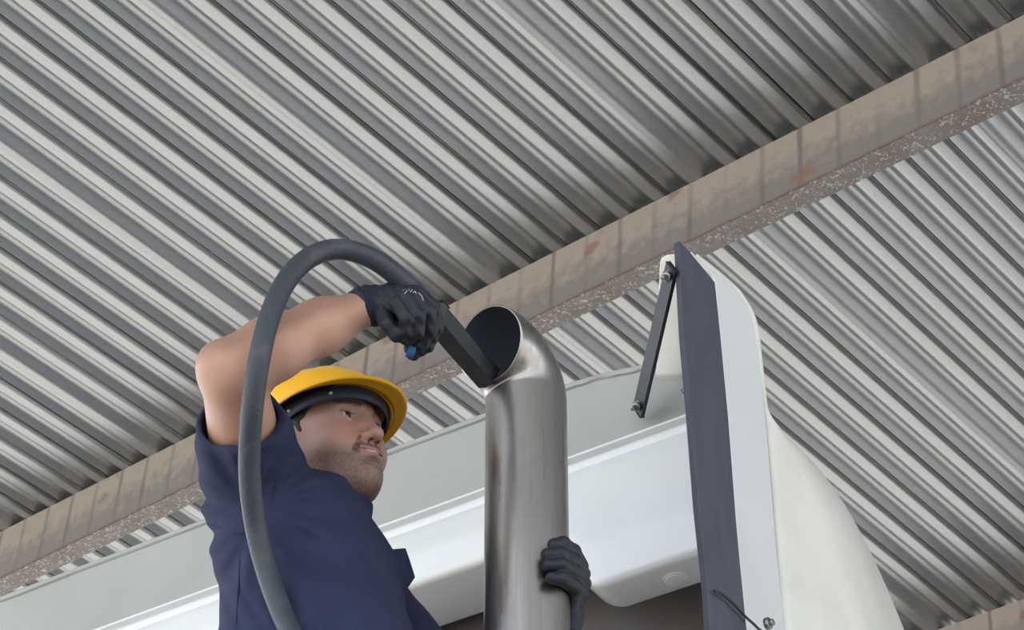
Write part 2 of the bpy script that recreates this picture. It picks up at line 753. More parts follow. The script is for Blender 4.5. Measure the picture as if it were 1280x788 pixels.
def smoothcut(o, ang=0.6):
    me = o.data
    bm = bmesh.new()
    bm.from_mesh(me)
    for e in bm.edges:
        if len(e.link_faces) == 2 and e.calc_face_angle(0) > ang:
            e.smooth = False
    bm.to_mesh(me)
    bm.free()
    return o


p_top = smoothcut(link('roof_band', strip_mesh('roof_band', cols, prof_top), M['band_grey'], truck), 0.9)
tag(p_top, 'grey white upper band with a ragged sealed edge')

def prof_trim(a):
    return [(0.20, z_seam + 0.003), (0.004, z_seam + 0.002), (-0.004, z_seam - 0.001), (-0.004, z_seam - 0.006),
            (0.010, z_seam - 0.008), (0.012, z_ledge + 0.001), (0.20, z_ledge + 0.001)]


smoothcut(link('seam_trim', strip_mesh('seam_trim', cols, prof_trim), M['white'], truck), 0.6)


def zb(a):
    return z_bot + (z_botR - z_bot) * sstep(a, aS0, aS1)


eL = (hitplane(603, 769, T3(0, 0, z_bot), TZ) - K0) @ TG
eR = (hitplane(794, 759, T3(0, 0, z_botR), TZ) - K0) @ TG


def prof_panel(a):
    z1 = zb(a)
    gt, gb_ = 0.004, 0.0
    out = [(0.205, z_ledge), (gt + 0.004, z_ledge - 0.001), (gt, z_ledge - 0.006)]
    for u in np.linspace(0.15, 1, 8):
        z = z_ledge - 0.006 + (z1 + 0.014 - z_ledge + 0.006) * u
        out.append((gt - 0.010 * math.sin(u * 1.57) + 0.016 * u * u, z))
    g1 = out[-1][0]
    for an in np.linspace(0.3, 1.57, 6):
        out.append((g1 + 0.014 * (1 - math.cos(an)), z1 + 0.014 - 0.014 * math.sin(an)))
    e = eL + (eR - eL) * sstep(a, aS0, aS1)
    out.append((e - 0.015, z1 - 0.001))
    out.append((e, z1 + 0.006))
    out.append((e, z_ledge))
    return out


smoothcut(link('rear_panel', strip_mesh('rear_panel', cols, prof_panel), M['white'], truck), 0.9)

# dark recessed wall and the rest of the cab below
bm = box_bm(T3((aL + aR) / 2, 0.26, (0.9 - K0[2] - 0.02) / 2), TA, TG, TZ, aR - aL, 0.10, K0[2] - 0.92, 0.02)
link('rear_wall', mesh_bm('rear_wall', bm), M['dark'], truck, smooth=False)
bm = box_bm(T3((aL + aR) / 2, 1.30, (0.9 - K0[2] - 1.0) / 2), TA, TG, TZ, aR - aL, 1.9, K0[2] - 1.9, 0.08)
link('cab_body', mesh_bm('cab_body', bm), M['white'], truck, smooth=False)
bm = box_bm(T3((aL + aR) / 2, 0.2, 0.80 - K0[2]), TA, TG, TZ, 0.9, 7.0, 0.26, 0.01)
link('chassis', mesh_bm('chassis', bm), M['black'], truck, smooth=False)
for a in (aL + 0.25, aR - 0.25):
    for g in (-2.0, 2.4):
        bm = cyl_bm(T3(a - 0.14, g, 0.5 - K0[2]), TA, 0.5, 0.28, 28, 0.04)
        link('wheel', mesh_bm('wheel', bm), M['rubber'], truck)
# round plug in the underside
pa = np.array(hitplane(839, 719, T3(0, 0, z_botR), TZ))
pa = pa + TG * (0.062 - (pa - K0) @ TG)
plug = join_bm([cyl_bm(pa - TZ * 0.0025, TZ, 0.0215, 0.012, 32, 0.001), cyl_bm(pa - TZ * 0.004, TZ, 0.017, 0.006, 32, 0.001)])
link('round_plug', mesh_bm('round_plug', plug), M['white'], truck)

# fairing on the right side: planes of constant a
A0 = wall_px(862, 600, -0.2)[0] + 0.02


def side_px(px, py, a):
    return hitplane(px, py, K0 + TA * a, TA)


fair = empty('roof_fairing', side_px(900, 560, A0))
fair.location = Vector(fair.location) - truck.location
fair.parent = truck
tag(fair, 'white curved roof fairing with a dark rubber edge')


def side_prism(name, pts, a, th, mat, parent, bev=0.002, slope=None, dirn=None):
    dv = -TA if dirn is None else dirn
    A = [side_px(x, y, a) + (slope(x, y) if slope else 0) for x, y in pts]
    B = [p + dv * th for p in A]
    return link(name, mesh_bm(name, prism_bm(A, B, bev)), mat, parent, smooth=False)


strip_l = [(849.5, 301), (856, 420), (865, 520), (874, 633), (885, 735), (889, 800), (897, 930), (904, 1050)]
strip_r = [(958, 1050), (948, 930), (935, 800), (926, 710), (921, 657), (910.5, 520), (901, 420), (894, 353), (862, 314)]
side_prism('rubber_edge', strip_l + strip_r, A0, 0.012, M['rubber'], fair)
tag(fair.children[-1], 'dark grey rubber edge strip')

# outer shell: a lofted skin from the strip to the rounded corner and along the flank
inner = [(862, 314), (880, 335), (894, 353), (901, 420), (908.5, 500), (916, 590), (923, 680), (935, 800), (948, 930), (958, 1050)]
corner = [(870, 320), (903, 347), (925, 370), (943, 408), (955, 500), (964, 600), (971.5, 690), (982, 800), (993, 930), (1002, 1050)]
edge = [(872, 321), (906, 348.5), (927.5, 371), (946, 412), (957.5, 514), (1027, 594), (1078, 676), (1132, 800), (1174, 930), (1200, 1050)]


def resample(pl, n):
    pl = np.asarray(pl, float)
    out = []
    for t in np.linspace(0, len(pl) - 1, n):
        i = min(int(t), len(pl) - 2)
        out.append(pl[i] * (1 - (t - i)) + pl[i + 1] * (t - i))
    return np.array(out)


def cm2(pl, n):
    c = catmull([np.array([x, y, 0.0]) for x, y in pl], n)
    return np.array(c)[:, :2]


ci, cc, ce = cm2(inner, 6), cm2(corner, 6), cm2(edge, 6)
grid = []
for k in range(len(ci)):
    row = []
    pi_ = side_px(*ci[k], A0 - 0.012)
    wk = min(1.0, np.linalg.norm(cc[k] - ci[k]) / 42)
    pc = side_px(*cc[k], A0 - 0.017)
    pe = side_px(*ce[k], A0 - 0.021)
    d1, d2 = pc - pi_, pe - pc
    row.append(pi_)
    row.append(pi_ + d1 * 0.45 + TA * 0.006 * wk)
    row.append(pi_ + d1 * 0.85 + TA * 0.006 * wk)
    row.append(pc)
    L2 = np.linalg.norm(d2)
    s = min(0.03 / max(L2, 1e-6), 0.35)
    row.append(pc + d2 * s - TA * 0.002)
    row.append(pc + d2 * max(0.5, s) + TA * 0.012 * min(1, L2 * 2))
    row.append(pe)
    grid.append(row)
pl = [tuple(p) for p in ci] + [tuple(p) for p in cc[::-1]]
A_ = [side_px(x, y, A0 - 0.0125) for x, y in pl]
link('side_panel', mesh_bm('side_panel', prism_bm(A_, [p - TA * 0.012 for p in A_], 0.0035, 3)), M['white'], fair, smooth=False)
for nm, k0, k1, mt in (('flank', 3, 7, 'chalk'),):
    sub = [row[k0:k1] for i, row in enumerate(grid) if ce[i][0] - cc[i][0] > 1.0]
    n = len(sub[0])
    V = [p for row in sub for p in row]
    Fc = [(i * n + k, i * n + k + 1, (i + 1) * n + k + 1, (i + 1) * n + k) for i in range(len(sub) - 1) for k in range(n - 1)]
    so = link(nm, mesh_py(nm, V, Fc), M[mt], fair)
    sm = so.modifiers.new('thickness', 'SOLIDIFY')
    sm.thickness = 0.008
    sm.offset = 0

# rear return of the fairing (seen left of the rubber edge)
ret_px = [(823.5, 330), (825, 322), (833, 317.5), (846, 316.5), (856, 318), (866, 468), (819, 469.5)]
g_top = (side_px(852, 340, A0) - K0) @ TG + 0.03


def ret_pt(x, y):
    g = -0.012 + (g_top + 0.012) * min(max((469 - y) / 150, 0), 1)
    return hitplane(x, y, K0 + TG * g, TG)


A_ = [ret_pt(x, y) for x, y in ret_px]
link('rear_return', mesh_bm('rear_return', prism_bm(A_, [p + TG * 0.02 for p in A_], 0.004)), M['chalk'], fair, smooth=False)

# bolt and crack line low on the fairing
bp_ = side_px(957, 781, A0 + 0.03)
link('bolt', mesh_bm('bolt', join_bm([cyl_bm(bp_, TA, 0.010, 0.008, 20, 0.001), cyl_bm(bp_ + TA * 0.008, TA, 0.006, 0.006, 6, 0.001)])), M['steel'], fair)
wire = [side_px(x, y, A0) + TA * 0.008 for x, y in ((887, 741), (897, 745), (912, 758), (926, 773), (940, 786), (950, 800), (954, 850))]
link('wire', tube('wire', catmull(wire, 5), 0.0022, 8), M['black'], fair)

# strut between the roof band and the fairing
st = empty('support_strut', T3(*[0, 0, 0]))
gs = g_top - 0.03
s_top = hitplane(838, 343, K0 + TG * gs, TG)
s_bot = hitplane(800, 507, K0 + TG * -0.03, TG)
st.location = Vector((s_top + s_bot) / 2) - truck.location
st.parent = truck
tag(st, 'black flat strut bolted at both ends')
tdir = nrm(s_top - s_bot)
sside = nrm(np.cross(tdir, TG))
snor = np.cross(sside, tdir)
L = np.linalg.norm(s_top - s_bot)
bm = box_bm((s_top + s_bot) / 2, sside, snor, tdir, 0.031, 0.007, L + 0.03, 0.0015)
link('bar', mesh_bm('bar', bm), M['black'], st, smooth=False)
for p, up in ((s_top, 1), (s_bot, -1)):
    q = p - TG * 0.004 + tdir * (-0.006 if up > 0 else -0.004)
    ax = nrm(-TG * 0.75 - TZ * 0.65)
    bolt = join_bm([cyl_bm(q, ax, 0.011, 0.004, 20), cyl_bm(q + ax * 0.004, ax, 0.0085, 0.009, 6, 0.001), cyl_bm(q + ax * 0.013, ax, 0.0045, 0.020, 12, 0.001)])
    link('bolt', mesh_bm('bolt', bolt), M['steel'], st)
q = hitplane(860, 484, K0 + TG * -0.01, TG)
ax = nrm(-TG * 0.6 - TZ * 0.7)
link('bolt', mesh_bm('bolt', join_bm([cyl_bm(q, ax, 0.010, 0.006, 6, 0.001), cyl_bm(q + ax * 0.006, ax, 0.005, 0.02, 12)])), M['steel'], truck)

# ------------------------------------------------------------------ exhaust stack
stack = empty('exhaust_stack', Q(654, -700, 155))
tag(stack, 'tall polished steel exhaust pipe with open curved mouth beside the man', 'exhaust pipe')
r_p = 51 * PXM
Rb = 55 * PXM
hdir = nrm((-0.64, -0.77, 0))
beta = math.radians(104)
mouth_c = Q(614, -431, 0)
start = mouth_c - hdir * Rb * (1 - math.cos(beta)) - TZ * Rb * math.sin(beta)
cl = []
for t in np.linspace(0, 1, 12):
    cl.append((start + TZ * (1.2 - start[2]) * (1 - t), TZ))
for t in np.linspace(0.04, 1, 26):
    an = beta * t
    c = start + hdir * Rb * (1 - math.cos(an)) + TZ * Rb * math.sin(an)
    cl.append((c, nrm(TZ * math.cos(an) + hdir * math.sin(an))))
cl.append((cl[-1][0] + cl[-1][1] * 0.004, cl[-1][1]))
side = np.cross(hdir, TZ)
SEG = 56
final = []
for c, t in cl:
    bb = np.cross(side, t)
    final.append([c + r_p * (side * math.cos(2 * math.pi * k / SEG) + bb * math.sin(2 * math.pi * k / SEG)) for k in range(SEG)])
mouth = np.array(final[-1])
axis_c = [np.mean(r, axis=0) for r in final]
V, Fc = [], []
for rg in final:
    V += list(rg)
TH = 0.0022
inner_rings = []
for j in range(len(final) - 1, 8, -1):
    rg = np.array(final[j])
    c = axis_c[j]
    inner_rings.append([p + nrm(c - p) * TH for p in rg])
for i in range(len(final) - 1):
    for k in range(SEG):
        k2 = (k + 1) % SEG
        Fc.append((i * SEG + k, i * SEG + k2, (i + 1) * SEG + k2, (i + 1) * SEG + k))
base = len(V)
V += inner_rings[0]
for k in range(SEG):
    k2 = (k + 1) % SEG
    Fc.append(((len(final) - 1) * SEG + k, (len(final) - 1) * SEG + k2, base + k2, base + k))
bm = bmesh.new()
me = mesh_py('pipe', V, Fc)
bm.from_mesh(me)
bpy.data.meshes.remove(me)
link('pipe', mesh_bm('pipe', bm), M['chrome'], stack)
V, Fc = [], []
for rg in inner_rings:
    V += rg
for i in range(len(inner_rings) - 1):
    for k in range(SEG):
        k2 = (k + 1) % SEG
        Fc.append((i * SEG + k, (i + 1) * SEG + k, (i + 1) * SEG + k2, i * SEG + k2))
tag(link('bore', mesh_py('bore', V, Fc), M['soot'], stack), 'dark sooty inside of the mouth')

# ------------------------------------------------------------------ the man
man = empty('person', (0, 0, 0))
# head frame in (right, up, towards viewer)
HF = nrm((0.70, 0.40, 0.59))
HU = np.array([-0.08, 0.87, -0.49])
HU = nrm(HU - (HU @ HF) * HF)
HS = np.cross(HF, HU)
HO = np.array([407.0, -551.0, 0.0])
HM = np.stack([HF, HS, HU]).astype(np.float32)


def head_sdf(p):
    q = (p - HO.astype(np.float32)) @ HM.T
    a = q.copy()
    a[:, 1] = np.abs(a[:, 1])
    d = sd_ell(q, (-8, 0, 24), (80, 63, 70))
    d = smin(d, sd_ell(q, (24, 0, -30), (48, 51, 58)), 26)
    d = smin(d, sd_cap(a, (56, 0, -82), (0, 44, -58), 17, 16), 24)
    d = smin(d, sd_cap(a, (0, 44, -58), (-6, 50, -10), 16, 14), 20)
    d = smin(d, sd_ell(a, (40, 29, -34), (26, 23, 26)), 16)
    d = smin(d, sd_ell(q, (60, 0, -54), (21, 27, 22)), 16)
    d = smin(d, sd_ell(q, (65, 0, -80), (15, 17, 14)), 16)
    d = smin(d, sd_ell(q, (30, 0, -84), (36, 36, 17)), 22)
    d = smin(d, sd_cap(a, (69, 5, 13), (58, 33, 13), 7, 6), 12)
    d = smax(d, -sd_ell(a, (76, 24, -1), (13, 14, 9)), 10)
    # lids around the eyeball
    lid = sd_ell(a, (57, 25, -1), (11.6, 12.5, 11.4))
    lid = smax(lid, -sd_ell(a, (68, 25, -1.0), (9, 10.5, 4.0)), 1.5)
    d = smin(d, lid, 5)
    d = smax(d, -sd_ell(a, (69, 25, -1.0), (6, 10, 3.8)), 1.0)
    # nose
    d = smin(d, sd_cap(q, (68, 0, 6), (85, 0, -27), 6.0, 7.5), 9)
    d = smin(d, sd_ell(q, (87, 0, -31), (9.5, 9.5, 8.5)), 6)
    d = smin(d, sd_ell(a, (76, 11, -34), (9, 6.5, 6.8)), 6)
    d = smax(d, -sd_ell(a, (82, 6, -40), (4.2, 2.6, 3.4)), 2.5)
    # mouth
    d = smin(d, sd_cap(a, (80, 0, -51.5), (70, 19, -50), 4.2, 2.2), 5)
    d = smin(d, sd_cap(a, (79, 0, -59), (70, 17, -55), 4.8, 2.4), 5)
    d = smax(d, -sd_cap(a, (86, 0, -55.2), (70, 24, -50.5), 1.9, 1.2), 2)
    d = smax(d, -sd_ell(q, (80, 0, -67), (7, 15, 4)), 8)
    d = smax(d, -sd_cap(a, (73, 15, -34), (70, 25, -52), 1.2, 1.4), 6)
    # ears
    ear = sd_ell(a, (-6, 59, -10), (14, 5.5, 24))
    ear = smax(ear, -sd_ell(a, (-4, 66, -6), (8, 5, 14)), 4)
    d = smin(d, ear, 4)
    return d


def neck_arm_sdf(p):
    d = sd_cap(p, HO - HU * 45 - HF * 12, (392, -655, 45), 50, 55)
    arm = sd_cap(p, (308, -560, 150), (290, -468, 246), 46, 39)
    arm = smin(arm, sd_cap(p, (286, -462, 248), (340, -436, 224), 37, 38), 22)
    arm = smin(arm, sd_cap(p, (340, -436, 224), (402, -408, 194), 38, 31.5), 24)
    arm = smin(arm, sd_cap(p, (402, -408, 194), (462, -383, 164), 31.5, 22), 24)
    arm = smin(arm, sd_ell(p, (270, -452, 262), (20, 20, 18)), 16)
    chest = sd_cap(p, (392, -665, 45), (330, -615, 110), 44, 42)
    # the hidden left arm
    far = sd_cap(p, (436, -698, -60), (535, -860, 30), 32, 32)
    far = smin(far, sd_cap(p, (535, -860, 30), (712, -808, 195), 34, 19), 16)
    chest = smin(chest, sd_cap(p, (392, -665, 45), (436, -698, -60), 44, 34), 30)
    return smin(smin(smin(d, chest, 30), arm, 26), far, 20)


def body_sdf(p):
    return smin(head_sdf(p), neck_arm_sdf(p), 14)


V1, Q1 = surface_net(body_sdf, (225, -905, -180), (745, -330, 320), 1.55)
V1 = smooth_verts(V1, Q1, 1, 0.3)
loc = (V1 - HO) @ HM.T.astype(float)
lf, ls, lu = loc[:, 0], np.abs(loc[:, 1]), loc[:, 2]
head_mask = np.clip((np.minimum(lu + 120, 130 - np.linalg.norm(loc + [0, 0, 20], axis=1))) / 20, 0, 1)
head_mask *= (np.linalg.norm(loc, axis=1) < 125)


def blob(x, lo, hi, soft):
    return np.clip((x - lo) / soft + 0.5, 0, 1) * np.clip((hi - x) / soft + 0.5, 0, 1)


rngn = np.random.default_rng(3)
spk = rngn.random(len(V1))
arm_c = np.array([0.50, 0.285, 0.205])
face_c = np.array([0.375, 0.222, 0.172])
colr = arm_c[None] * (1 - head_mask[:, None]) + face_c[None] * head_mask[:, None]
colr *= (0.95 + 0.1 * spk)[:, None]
# arm hair along the top and back of the forearm
hairm = np.clip((V1[:, 1] - (-452 + 0.374 * (V1[:, 0] - 268))) / 16, 0, 1) * (V1[:, 0] < 455) * (head_mask < 0.1)
colr = colr * (1 - (0.30 * hairm * (0.5 + 0.5 * (spk > 0.3)))[:, None])


def tint(mask, c):
    global colr
    m = np.clip(mask, 0, 1)[:, None] * (np.linalg.norm(loc, axis=1) < 130)[:, None]
    colr = colr * (1 - m) + np.array(c)[None] * m


# rosy cheek and nose, stubble, lips, brows
tint(0.35 * blob(lf, 30, 110, 12) * blob(lu, -48, -12, 14) * blob(ls, 0, 48, 14), (0.46, 0.20, 0.15))
jaw = np.clip((-46 - lu + 0.10 * (lf - 60) + 0.12 * np.maximum(ls - 20, 0)) / 14, 0, 1) * np.clip((lf + 2) / 30, 0, 1)
tint(0.70 * jaw * (0.55 + 0.45 * (spk > 0.4)), (0.085, 0.065, 0.058))
tint(0.30 * blob(lf, -8, 40, 14) * blob(lu, -66, -38, 14) * (spk > 0.35), (0.10, 0.07, 0.06))
must = blob(lu, -48.5, -41.5, 3) * blob(ls, 0, 23, 4) * (lf > 60)
tint(0.88 * must * (0.6 + 0.4 * (spk > 0.3)), (0.07, 0.055, 0.05))
tint(0.7 * blob(ls, 20, 26, 4) * blob(lu, -60, -46, 4) * (lf > 55), (0.09, 0.065, 0.058))
lipm = (blob(lu - 0.08 * ls, -63, -49.5, 2) * (ls < 21) * (lf > 66) * np.clip((22 - ls) / 5, 0, 1))
tint(0.7 * lipm, (0.36, 0.165, 0.14))
mline = blob(lu - 0.20 * ls, -56.6, -54.2, 1.0) * (ls < 25) * (lf > 62)
tint(0.6 * mline, (0.10, 0.045, 0.04))
teeth = blob(lu - 0.18 * ls, -56.0, -54.4, 0.8) * (ls < 14) * (lf > 70)
tint(0.85 * teeth, (0.62, 0.58, 0.54))
browm = blob(lu - 0.10 * (30 - np.abs(ls - 26)), 8.5, 14.5, 2.5) * blob(ls, 10, 41, 4) * (lf > 40)
tint(0.85 * browm * (0.6 + 0.4 * (spk > 0.3)), (0.03, 0.025, 0.025))
lash = blob(lu, 1.2, 3.6, 1.0) * blob(ls, 13, 37, 2) * (lf > 55)
tint(0.7 * lash, (0.05, 0.03, 0.03))
nost = sd_ell(np.stack([lf, ls, lu], 1).astype(np.float32), (82, 6, -40), (4.8, 3.2, 3.8)) < 0
tint(nost * 0.85, (0.05, 0.02, 0.018))
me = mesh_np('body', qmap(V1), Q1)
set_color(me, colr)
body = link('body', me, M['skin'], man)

for sgn in (1, -1):
    c = HO + HF * 56.5 + HS * 25 * sgn - HU * 1.0
    vv, ff = [], []
    NU, NV = 24, 32
    cols_ = []
    gz = nrm(HF * 0.97 + HU * 0.12 - HS * 0.02)
    g1 = nrm(np.cross(gz, HU))
    g2 = np.cross(g1, gz)
    for i in range(NU + 1):
        th = math.pi * i / NU
        for j in range(NV):
            ph = 2 * math.pi * j / NV
            vv.append(c + 10.2 * (gz * math.cos(th) + (g1 * math.cos(ph) + g2 * math.sin(ph)) * math.sin(th)))
            dg = math.degrees(th)
            cols_.append((0.01, 0.008, 0.007) if dg < 14 else ((0.05, 0.025, 0.014) if dg < 33 else (0.62, 0.56, 0.53)))
    for i in range(NU):
        for j in range(NV):
            j2 = (j + 1) % NV
            ff.append((i * NV + j, (i + 1) * NV + j, (i + 1) * NV + j2, i * NV + j2))
    me = mesh_np('eye', qmap(np.array(vv)), np.array(ff))
    set_color(me, np.array(cols_))
    link('eye', me, M['eye'], man)


# hair: a close cap under the hat with sideburns
def hair_sdf(p):
    q = (p - HO.astype(np.float32)) @ HM.T
    a = q.copy()
    a[:, 1] = np.abs(a[:, 1])
    d = sd_ell(q, (-8, 0, 24), (82.5, 65.5, 72.5))
    cut = q[:, 0] - (18 + 0.9 * np.clip(q[:, 2] - 0, -40, 90))         # keep behind the hairline
    d = smax(d, cut, 4)
    d = smax(d, -(q[:, 2] + 26), 4)
    d = smin(d, smax(sd_ell(a, (-8, 55.5, 0), (30, 9, 27)), q[:, 0] - 12 + 0.45 * q[:, 2], 3), 6)
    return d


Vh, Qh = surface_net(hair_sdf, HO - 105, HO + 115, 1.7)
link('hair', mesh_np('hair', qmap(Vh), Qh), M['hair'], man)

# ---- hard hat
hat = empty('hard_hat', Q(412, -520, 10))
hat.parent = man
tag(hat, 'yellow hard hat with a wide brim and dark headband')
CF = np.array([0.62, 0.50, 0.60])
CU = np.array([-0.09, 0.81, -0.57])
CF = nrm(CF)
CU = nrm(CU - (CU @ CF) * CF)
CS = np.cross(CF, CU)
CO = np.array([412.0, -530.0, 0.0])


def hatpt(f, s, u):
    return CO + CF * f + CS * s + CU * u


def ell(th, a_f, a_r, b):
    c, s_ = math.cos(th), math.sin(th)
    return (a_f if c > 0 else a_r) * c, b * s_


NT = 96


def lathe_shell(rows, th=2.2):
    """rows: list of functions angle -> (f, s, u); a closed shell with thickness towards the inside"""
    V, Fc = [], []
    outer = [[np.array(r(2 * math.pi * k / NT)) for k in range(NT)] for r in rows]
    c0 = np.array([0, 0, 10.0])
    inn = [[p + nrm(c0 - p) * th for p in row] for row in outer]
    allr = outer + inn[::-1]
    for row in allr:
        V += [hatpt(*p) for p in row]
    R = len(allr)
    for i in range(R - 1):
        for k in range(NT):
            k2 = (k + 1) % NT
            Fc.append((i * NT + k, i * NT + k2, (i + 1) * NT + k2, (i + 1) * NT + k))
    Fc.append(tuple(range(NT - 1, -1, -1)))
    Fc.append(tuple((R - 1) * NT + k for k in range(NT)))
    bm = bmesh.new()
    vs = [bm.verts.new(Vector(v)) for v in qmap(np.array(V))]
    for f in Fc:
        bm.faces.new([vs[i] for i in f])
    return bm


def dome_row(t):
    # t: 0 at the crown, 1 at the base
    def fn(th):
        f, s_ = ell(th, 85, 93, 80)
        rr = math.sin(t * math.pi / 2) ** 0.86
        u = 68 * max(math.cos(t * math.pi / 2), 0) ** 0.92
        ridge = 0.0
        sx = s_ * rr
        for c_, w_ in ((0, 9), (26, 6), (-26, 6)):
            ridge += math.exp(-((sx - c_) / w_) ** 4) * 3.2
        ridge *= (1 - t ** 3)
        return f * rr - 4, s_ * rr, 4 + u * (1 - 0.30 * max(f * rr, 0) / 85) + ridge
    return fn


shell_bm = lathe_shell([dome_row(t) for t in np.linspace(0.03, 1, 26)])
link('hat_shell', mesh_bm('hat_shell', shell_bm), M['yellow'], hat)


def brim_mesh():
    V, Fc = [], []
    prof_n = 9
    for k in range(NT):
        th = 2 * math.pi * k / NT
        f0, s0 = ell(th, 84, 92, 79)
        f1, s1 = ell(th, 113, 97, 85)
        drop = 4.0 + 3.0 * max(math.cos(th), 0) ** 2 - 3 * max(-math.cos(th), 0)
        top = []
        for j in range(5):
            t = j / 4
            top.append((f0 + (f1 - f0) * t, s0 + (s1 - s0) * t, 5 - drop * t ** 1.5))
        lip = (f1 * 1.006, s1 * 1.006, 5 - drop - 2.5)
        bot = []
        for j in range(4, -1, -1):
            t = j / 4
            sc = 0.985
            bot.append(((f0 + (f1 - f0) * t) * sc, (s0 + (s1 - s0) * t) * sc, 5 - drop * t ** 1.5 - 3.2 - (1.5 if j == 4 else 0)))
        row = top + [lip] + bot
        V += [hatpt(*p) for p in row]
    n = 11
    for k in range(NT):
        k2 = (k + 1) % NT
        for j in range(n):
            j2 = (j + 1) % n
            Fc.append((k * n + j, k2 * n + j, k2 * n + j2, k * n + j2))
    bm = bmesh.new()
    vs = [bm.verts.new(Vector(v)) for v in qmap(np.array(V))]
    for f in Fc:
        bm.faces.new([vs[i] for i in f])
    return mesh_bm('brim', bm)


link('brim', brim_mesh(), M['yellow'], hat)


def band_mesh(name, a_f, a_r, b, u0, u1, th=2.0, tilt=0.0):
    V, Fc = [], []
    for k in range(NT):
        an = 2 * math.pi * k / NT
        f, s_ = ell(an, a_f, a_r, b)
        sh = tilt * f
        for (sc, u) in ((1, u0), (1, u1), (1 - th / 70, u1), (1 - th / 70, u0)):
            V.append(hatpt(f * sc, s_ * sc, u + sh))
    for k in range(NT):
        k2 = (k + 1) % NT
        for j in range(4):
            j2 = (j + 1) % 4
            Fc.append((k * 4 + j, k2 * 4 + j, k2 * 4 + j2, k * 4 + j2))
    bm = bmesh.new()
    vs = [bm.verts.new(Vector(v)) for v in qmap(np.array(V))]
    for f in Fc:
        bm.faces.new([vs[i] for i in f])
    return mesh_bm(name, bm)


link('headband', band_mesh('headband', 80, 80, 67, -15, 3, tilt=0.0), M['band'], hat)
# little lugs on the band and the bracket at the side
for an in (0.75, 1.55, 2.2):
    f, s_ = ell(an, 80.5, 80.5, 67.5)
    c = qmap(hatpt(f, s_, -6)[None])[0]
    nn = qmap(hatpt(f * 1.02, s_ * 1.02, -9)[None])[0] - c
    link('rivet', mesh_bm('rivet', cyl_bm(c, nn, 0.0028, 0.002, 12, 0.0005)), M['print'], hat)
f, s_ = ell(1.95, 92, 90, 78)
c = qmap(hatpt(f, s_, -4)[None])[0]
nn = qmap(hatpt(f * 1.02, s_ * 1.02, -4)[None])[0] - c
link('bracket', mesh_bm('bracket', join_bm([cyl_bm(c, nn, 0.0055, 0.004, 16, 0.001)])), M['yellow'], hat)

# ---- shirt
BD = np.array([0.0, -0.777, 0.63])                   # body down
BFw = nrm((0.80, 0.36, 0.46))
BFw = nrm(BFw - (BFw @ BD) * BD)
BSd = np.cross(BFw, -BD)
BM = np.stack([BFw, BSd, -BD]).astype(np.float32)
NB = np.array([392.0, -642.0, 34.0])


def shirt_core(p):
    d = sd_ell(p, NB + BD * 110 - np.array([6, 0, 0]), (105, 150, 135), BM)
    d = smin(d, sd_ell(p, NB + BD * 290 + BFw * 14 - np.array([2, 0, 0]), (128, 152, 190), BM), 50)
    d = smin(d, sd_cap(p, (382, -648, 60), (326, -608, 112), 50, 60), 34)
    d = smin(d, sd_cap(p, (388, -640, 40), (424, -694, -70), 48, 48), 36)
    return d


def shirt_sdf(p):
    d = shirt_core(p)
    # raised near sleeve, an open cone
    A, B = np.array([322.0, -620, 112]), np.array([292.0, -490, 212])
    ax = nrm(B - A)
    sl = sd_cap(p, A, B, 68, 55)
    cutp = (p - np.array([297, -521, 186], np.float32)) @ nrm(ax + np.array([0.05, 0.05, 0.22])).astype(np.float32)
    sl = smax(sl, cutp, 5)
    d = smin(d, sl, 22)
    # armhole seam
    ring = (p - np.array([312, -640, 120], np.float32)) @ nrm((-0.2, 0.75, 0.55)).astype(np.float32)
    # far sleeve
    d = smin(d, sd_cap(p, (426, -700, -66), (515, -815, 0), 48, 46), 24)
    # collar round the neck
    col = np.full(len(p), 1e3, np.float32)
    cc = NB + np.array([6, 16, 4.0])
    pts = []
    for t in np.linspace(0, 2 * math.pi, 15):
        o = (BFw * math.cos(t) * 62 + BSd * math.sin(t) * 62) + (-BD) * (-8 - 12 * math.cos(t))
        pts.append(cc + o)
    for a, b in zip(pts, pts[1:]):
        col = np.minimum(col, sd_cap(p, a, b, 8, 8))
    d = smin(d, col, 10)
    # folds: from the armpit across the chest, and down the back
    q = (p - NB.astype(np.float32)) @ BM.T
    ang = np.arctan2(p[:, 1] + 640, p[:, 0] - 318)
    rad = np.hypot(p[:, 1] + 640, p[:, 0] - 318)
    fade = np.clip((rad - 25) / 50, 0, 1) * np.clip((230 - rad) / 160, 0, 1)
    d = d + fade * (3.6 * np.sin(ang * 9 + rad * 0.012) + 2.2 * np.sin(ang * 17 + 1.3 + rad * 0.02))
    tw = p[:, 0] * 0.10 + p[:, 1] * 0.055 + 1.6 * np.sin(p[:, 1] * 0.021 + p[:, 2] * 0.01)
    d = d + 1.7 * np.abs(np.sin(tw)) ** 3 * np.clip((-p[:, 1] - 640) / 60, 0, 1) * (0.5 + 0.5 * np.sin(p[:, 1] * 0.03 + p[:, 0] * 0.02))
    d = d + 1.9 * np.sin(p[:, 0] * 0.055 + p[:, 1] * 0.035 + 0.8 * np.sin(p[:, 1] * 0.03)) * np.clip((-p[:, 1] - 600) / 80, 0, 1)
    d = d + 1.1 * np.sin(p[:, 1] * 0.16 + p[:, 0] * 0.05) * np.clip((p[:, 1] + 640) / 60, 0, 1) * np.clip((-505 - p[:, 1]) / 30, 0, 1) * 0.7
    # hollow for the raised arm and the neck
    d = smax(d, -(neck_arm_sdf(p) - 2.5) if False else -sd_cap(p, (300, -530, 180), (288, -470, 246), 48, 46), 4)
    d = smax(d, -sd_cap(p, HO - HU * 40 - HF * 10, (394, -640, 40), 54, 52), 4)
    d = smax(d, -(p[:, 1] + 905), 4)
    return d


